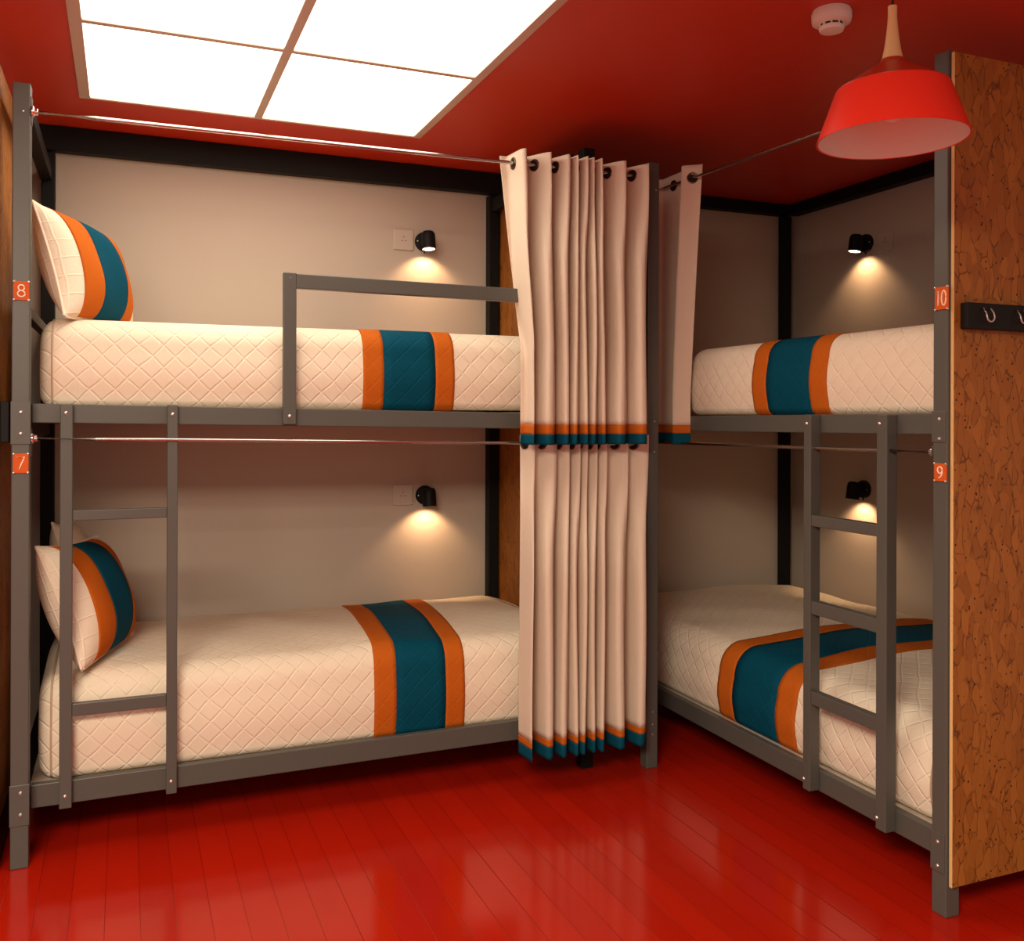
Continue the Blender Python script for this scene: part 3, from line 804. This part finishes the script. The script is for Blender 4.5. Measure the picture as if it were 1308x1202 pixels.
p = wall_pt(1106, 308, 0, LRT); reading_lamp('black reading lamp lit over bunk 10', p, (-1, 0, 0), Vector((0, -1, 0)), 3.4)
p = wall_pt(1105, 622, 0, LRT); reading_lamp('black reading lamp lit over bunk 9', p, (-1, 0, 0), Vector((0, -1, 0)), 3.4)

# ------------------------------------------------------------------ sockets
def socket(label, p0, p1, face):
    c = (p0+p1)/2
    T = thing('power_socket', label, 'socket', c, 'wall sockets beside the lamps')
    bm = bmesh.new()
    h = 0.043
    if face == 'y':
        box(bm, c.x-h, c.x+h, c.y-0.009, c.y, c.z-h, c.z+h, 0.002); P = lambda a, b: Vector((c.x+a, c.y-0.0092, c.z+b)); n = (0, -1, 0)
        def pin(a, b, w, hh):
            q = bmesh.new(); box(q, c.x+a-w, c.x+a+w, c.y-0.0096, c.y-0.006, c.z+b-hh, c.z+b+hh, 0); link('pin_hole', q, M['slot'], T)
    else:
        box(bm, c.x-0.009, c.x, c.y-h, c.y+h, c.z-h, c.z+h, 0.002)
        def pin(a, b, w, hh):
            q = bmesh.new(); box(q, c.x-0.0096, c.x-0.006, c.y+a-w, c.y+a+w, c.z+b-hh, c.z+b+hh, 0); link('pin_hole', q, M['slot'], T)
    link('face_plate', bm, M['sock'], T)
    pin(0, 0.012, 0.0012, 0.0035); pin(-0.008, -0.004, 0.003, 0.0014); pin(0.008, -0.004, 0.003, 0.0014)
    return T
socket('white wall socket left of the upper left reading lamp', wall_pt(501, 295, 1, LBK), wall_pt(526, 320, 1, LBK), 'y')
socket('white wall socket left of the lower left reading lamp', wall_pt(502, 621, 1, LBK), wall_pt(527, 645, 1, LBK), 'y')
socket('white wall socket right of the upper right reading lamp', wall_pt(1119, 297, 0, LRT), wall_pt(1143, 314, 0, LRT), 'x')
socket('white wall socket behind the right ladder, beside the lower right lamp', wall_pt(1118, 620, 0, LRT), wall_pt(1142, 638, 0, LRT), 'x')

# ------------------------------------------------------------------ ceiling light
fl, fr = at(98.5, 124, 2, ZC), at(534.5, 174, 2, ZC)
X0, X1, YF = fl.x, fr.x, (fl.y+fr.y)/2
YM = at(226, 43, 2, ZC).y; YNr = 2*YM-YF
CLT = thing('ceiling_light', 'large white four-panel light set in the red ceiling over the left bunk', 'ceiling light', ((X0+X1)/2, (YF+YNr)/2, ZC-0.012), None)
zt0, zt1 = ZC-0.012, ZC-0.0005
xm = (at(387, 0, 2, ZC).x+at(331, 149, 2, ZC).x)/2
for nm, q in (('light_frame', (X0, X0+0.034, YNr, YF)), ('light_frame', (X1-0.030, X1, YNr, YF)), ('light_frame', (X0+0.034, X1-0.030, YF-0.014, YF)),
              ('light_frame', (X0+0.034, X1-0.030, YNr, YNr+0.03)), ('divider', (xm-0.014, xm+0.014, YNr+0.03, YF-0.014)),
              ('divider', (X0+0.034, xm-0.014, YM-0.011, YM+0.011)), ('divider', (xm+0.014, X1-0.030, YM-0.011, YM+0.011))):
    bm = bmesh.new(); box(bm, q[0], q[1], q[2], q[3], zt0, zt1, 0.0015); link(nm, bm, M['trim'], CLT)
for xa, xb in ((X0+0.034, xm-0.014), (xm+0.014, X1-0.030)):
    for ya, yb in ((YM+0.011, YF-0.014), (YNr+0.03, YM-0.011)):
        bm = bmesh.new(); box(bm, xa, xb, ya, yb, ZC-0.006, ZC-0.0008, 0); o = link('diffuser', bm, M['panel_glow'], CLT); o['label'] = 'glowing white diffuser pane'

# ------------------------------------------------------------------ smoke detector
c = at(1059, 11, 2, ZC)
SD = thing('smoke_detector', 'round white smoke detector on the red ceiling', 'smoke detector', c)
R = 0.051
bm = bmesh.new(); lathe(bm, [(R*0.94, -0.0005), (R, -0.008), (R, -0.022), (R*0.96, -0.032), (R*0.72, -0.037)], Matrix.Translation(c), 40); link('base_ring', bm, M['white'], SD, auto=0.5)
bm = bmesh.new(); lathe(bm, [(R*0.58, -0.036), (R*0.58, -0.044)], Matrix.Translation(c), 36); link('vent_gap', bm, M['slot'], SD, auto=0.5)
bm = bmesh.new(); lathe(bm, [(R*0.62, -0.043), (R*0.64, -0.047), (R*0.58, -0.054), (R*0.3, -0.057)], Matrix.Translation(c), 36); link('sensor_cap', bm, M['white'], SD, auto=0.5)
for k in range(10):
    a = 2*PI*k/10+0.2; q = c+Vector((math.cos(a)*R*0.60, math.sin(a)*R*0.60, -0.040))
    bm = bmesh.new(); tube(bm, [q+Vector((0, 0, 0.005)), q-Vector((0, 0, 0.005))], 0.0035, 8); link('vent_rib', bm, M['white'], SD)

# ------------------------------------------------------------------ pendant lamp
pc = Vector((1.794, -1.411, 0)); zrim = 1.8555
R1 = at(1137, 175, 0, 1.794)
rimL, rimR = Vector((1.652, -1.353, 0)), Vector((1.936, -1.470, 0))
RR = (rimR-rimL).length/2
def zpix(py):   # height on the lamp axis for a photo row
    d = (pc.x-CAM[0])*SY+(pc.y-CAM[1])*CY
    return CAM[2]-(py-HZ-(1137-654)*math.sin(ROLL))*d/F
zs = zpix(112); zcap = zpix(77); zn = zpix(5)
PL = thing('pendant_lamp', 'red pendant lamp with pale wooden neck hanging from the ceiling', 'pendant lamp', (pc.x, pc.y, zrim))
T4 = Matrix.Translation((pc.x, pc.y, 0))
RS = RR*0.755
bm = bmesh.new()
lathe(bm, [(RS*0.985, zs+0.001), (RS, zs-0.002), (RR, zrim), (RR-0.0025, zrim), (RS-0.003, zs-0.004)], T4, 64, False, False)
link('lamp_shade', bm, M['shade'], PL, auto=0.6)
bm = bmesh.new()
lathe(bm, [(0.024, zcap+0.006), (0.026, zcap), (RS*0.985, zs+0.002), (RS*0.985, zs-0.001), (0.026, zcap-0.004)], T4, 64, True, False)
link('shade_cap', bm, M['shade_cap'], PL, auto=0.5)
bm = bmesh.new()
lathe(bm, [(0.0, zcap-0.006), (0.026, zcap-0.006), (RS-0.004, zs-0.006), (RR-0.004, zrim+0.001)], T4, 64, False, False)
link('shade_lining', bm, M['shade_in'], PL, auto=0.5)
bm = bmesh.new()
lathe(bm, [(0.0235, zcap+0.004), (0.0205, zcap+0.012), (0.0170, zcap+0.028), (0.0135, zcap+0.052), (0.0105, zcap+0.080), (0.0090, zn-0.02), (0.0094, zn), (0.006, zn+0.001)], T4, 32, True, True)
o = link('lamp_neck', bm, M['beech'], PL, auto=0.6); o['label'] = 'pale wooden neck'
bm = bmesh.new(); tube(bm, [(pc.x, pc.y, zn), (pc.x, pc.y, ZC-0.018)], 0.003, 10); link('cord', bm, M['cord'], PL, smooth=True)
bm = bmesh.new(); lathe(bm, [(0.045, ZC-0.0006), (0.045, ZC-0.015), (0.038, ZC-0.020), (0.004, ZC-0.021)], T4, 32); link('ceiling_rose', bm, M['white'], PL, auto=0.6)
zb = zpix(146)
bm = bmesh.new(); lathe(bm, [(0.014, zcap-0.008), (0.014, zb+0.055)], T4, 20); link('lamp_holder', bm, M['white'], PL, auto=0.6)
bm = bmesh.new(); lathe(bm, [(0.013, zb+0.058), (0.018, zb+0.045), (0.026, zb+0.022), (0.0235, zb+0.006), (0.016, zb-0.006), (0.006, zb-0.011)], T4, 28)
link('bulb', bm, simple('opal_bulb', (0.92, 0.88, 0.82), 0.25), PL, smooth=True)

# ------------------------------------------------------------------ hook rail
a, b = at(1235.5, 382, 1, -1.201), at(1235.5, 415.5, 1, -1.201)
HR = thing('hook_rail', 'black coat hook rail mounted on the strand board panel', 'hook rail', (a.x, -1.178, b.z))
bm = bmesh.new(); box(bm, a.x, a.x+0.62, -1.201, -1.1775, b.z, a.z, 0.002); link('rail_board', bm, M['ebony'], HR)
h0 = at(1260.5, 390, 1, -1.202)
for k in range(4):
    hx = h0.x-0.003+k*0.118; w = 0.0130; zt = h0.z; y = -1.202
    pts = [(hx-w, y-0.001, zt), (hx-w, y-0.010, zt-0.012)]
    for i in range(9):
        t = PI+PI*i/8; pts.append((hx+w*math.cos(t), y-0.013, zt-0.022+w*math.sin(t)))
    pts += [(hx+w, y-0.010, zt-0.012), (hx+w, y-0.001, zt)]
    bm = bmesh.new(); tube(bm, pts, 0.0021, 8); o = link('hook', bm, M['hook'], HR, smooth=True)

# ------------------------------------------------------------------ light and camera
w = bpy.data.worlds.new('room'); bpy.context.scene.world = w; w.use_nodes = True
bg = w.node_tree.nodes['Background']; bg.inputs[0].default_value = (1.0, 0.84, 0.66, 1); bg.inputs[1].default_value = 0.48
ld = bpy.data.lights.new('fill_light', 'AREA'); ld.shape = 'RECTANGLE'; ld.size = 1.2; ld.size_y = 1.2; ld.energy = 200; ld.color = (1.0, 0.85, 0.66)  # unseen fill light, added to brighten the bunk fronts and model the curtain folds
lo = bpy.data.objects.new('fill_light', ld); COL.objects.link(lo); lo.location = (-0.5, -3.2, ZC-0.03)

cam = bpy.data.cameras.new('camera'); co = bpy.data.objects.new('camera', cam); COL.objects.link(co)
cam.sensor_fit = 'HORIZONTAL'; cam.sensor_width = 36.0; cam.lens = F*36.0/1308.0
cam.shift_x = 0.0; cam.shift_y = (HZ-601.0)/1308.0; cam.clip_start = 0.02
co.matrix_world = Matrix.Translation(CAM) @ Matrix.Rotation(-YAW, 4, 'Z') @ Matrix.Rotation(PI/2, 4, 'X') @ Matrix.Rotation(-ROLL, 4, 'Z')
sc = bpy.context.scene; sc.camera = co
sc.view_settings.view_transform = 'Standard'; sc.view_settings.look = 'None'
sc.view_settings.gamma = 1.0; sc.view_settings.use_curve_mapping = False
sc.view_settings.exposure = 0.0
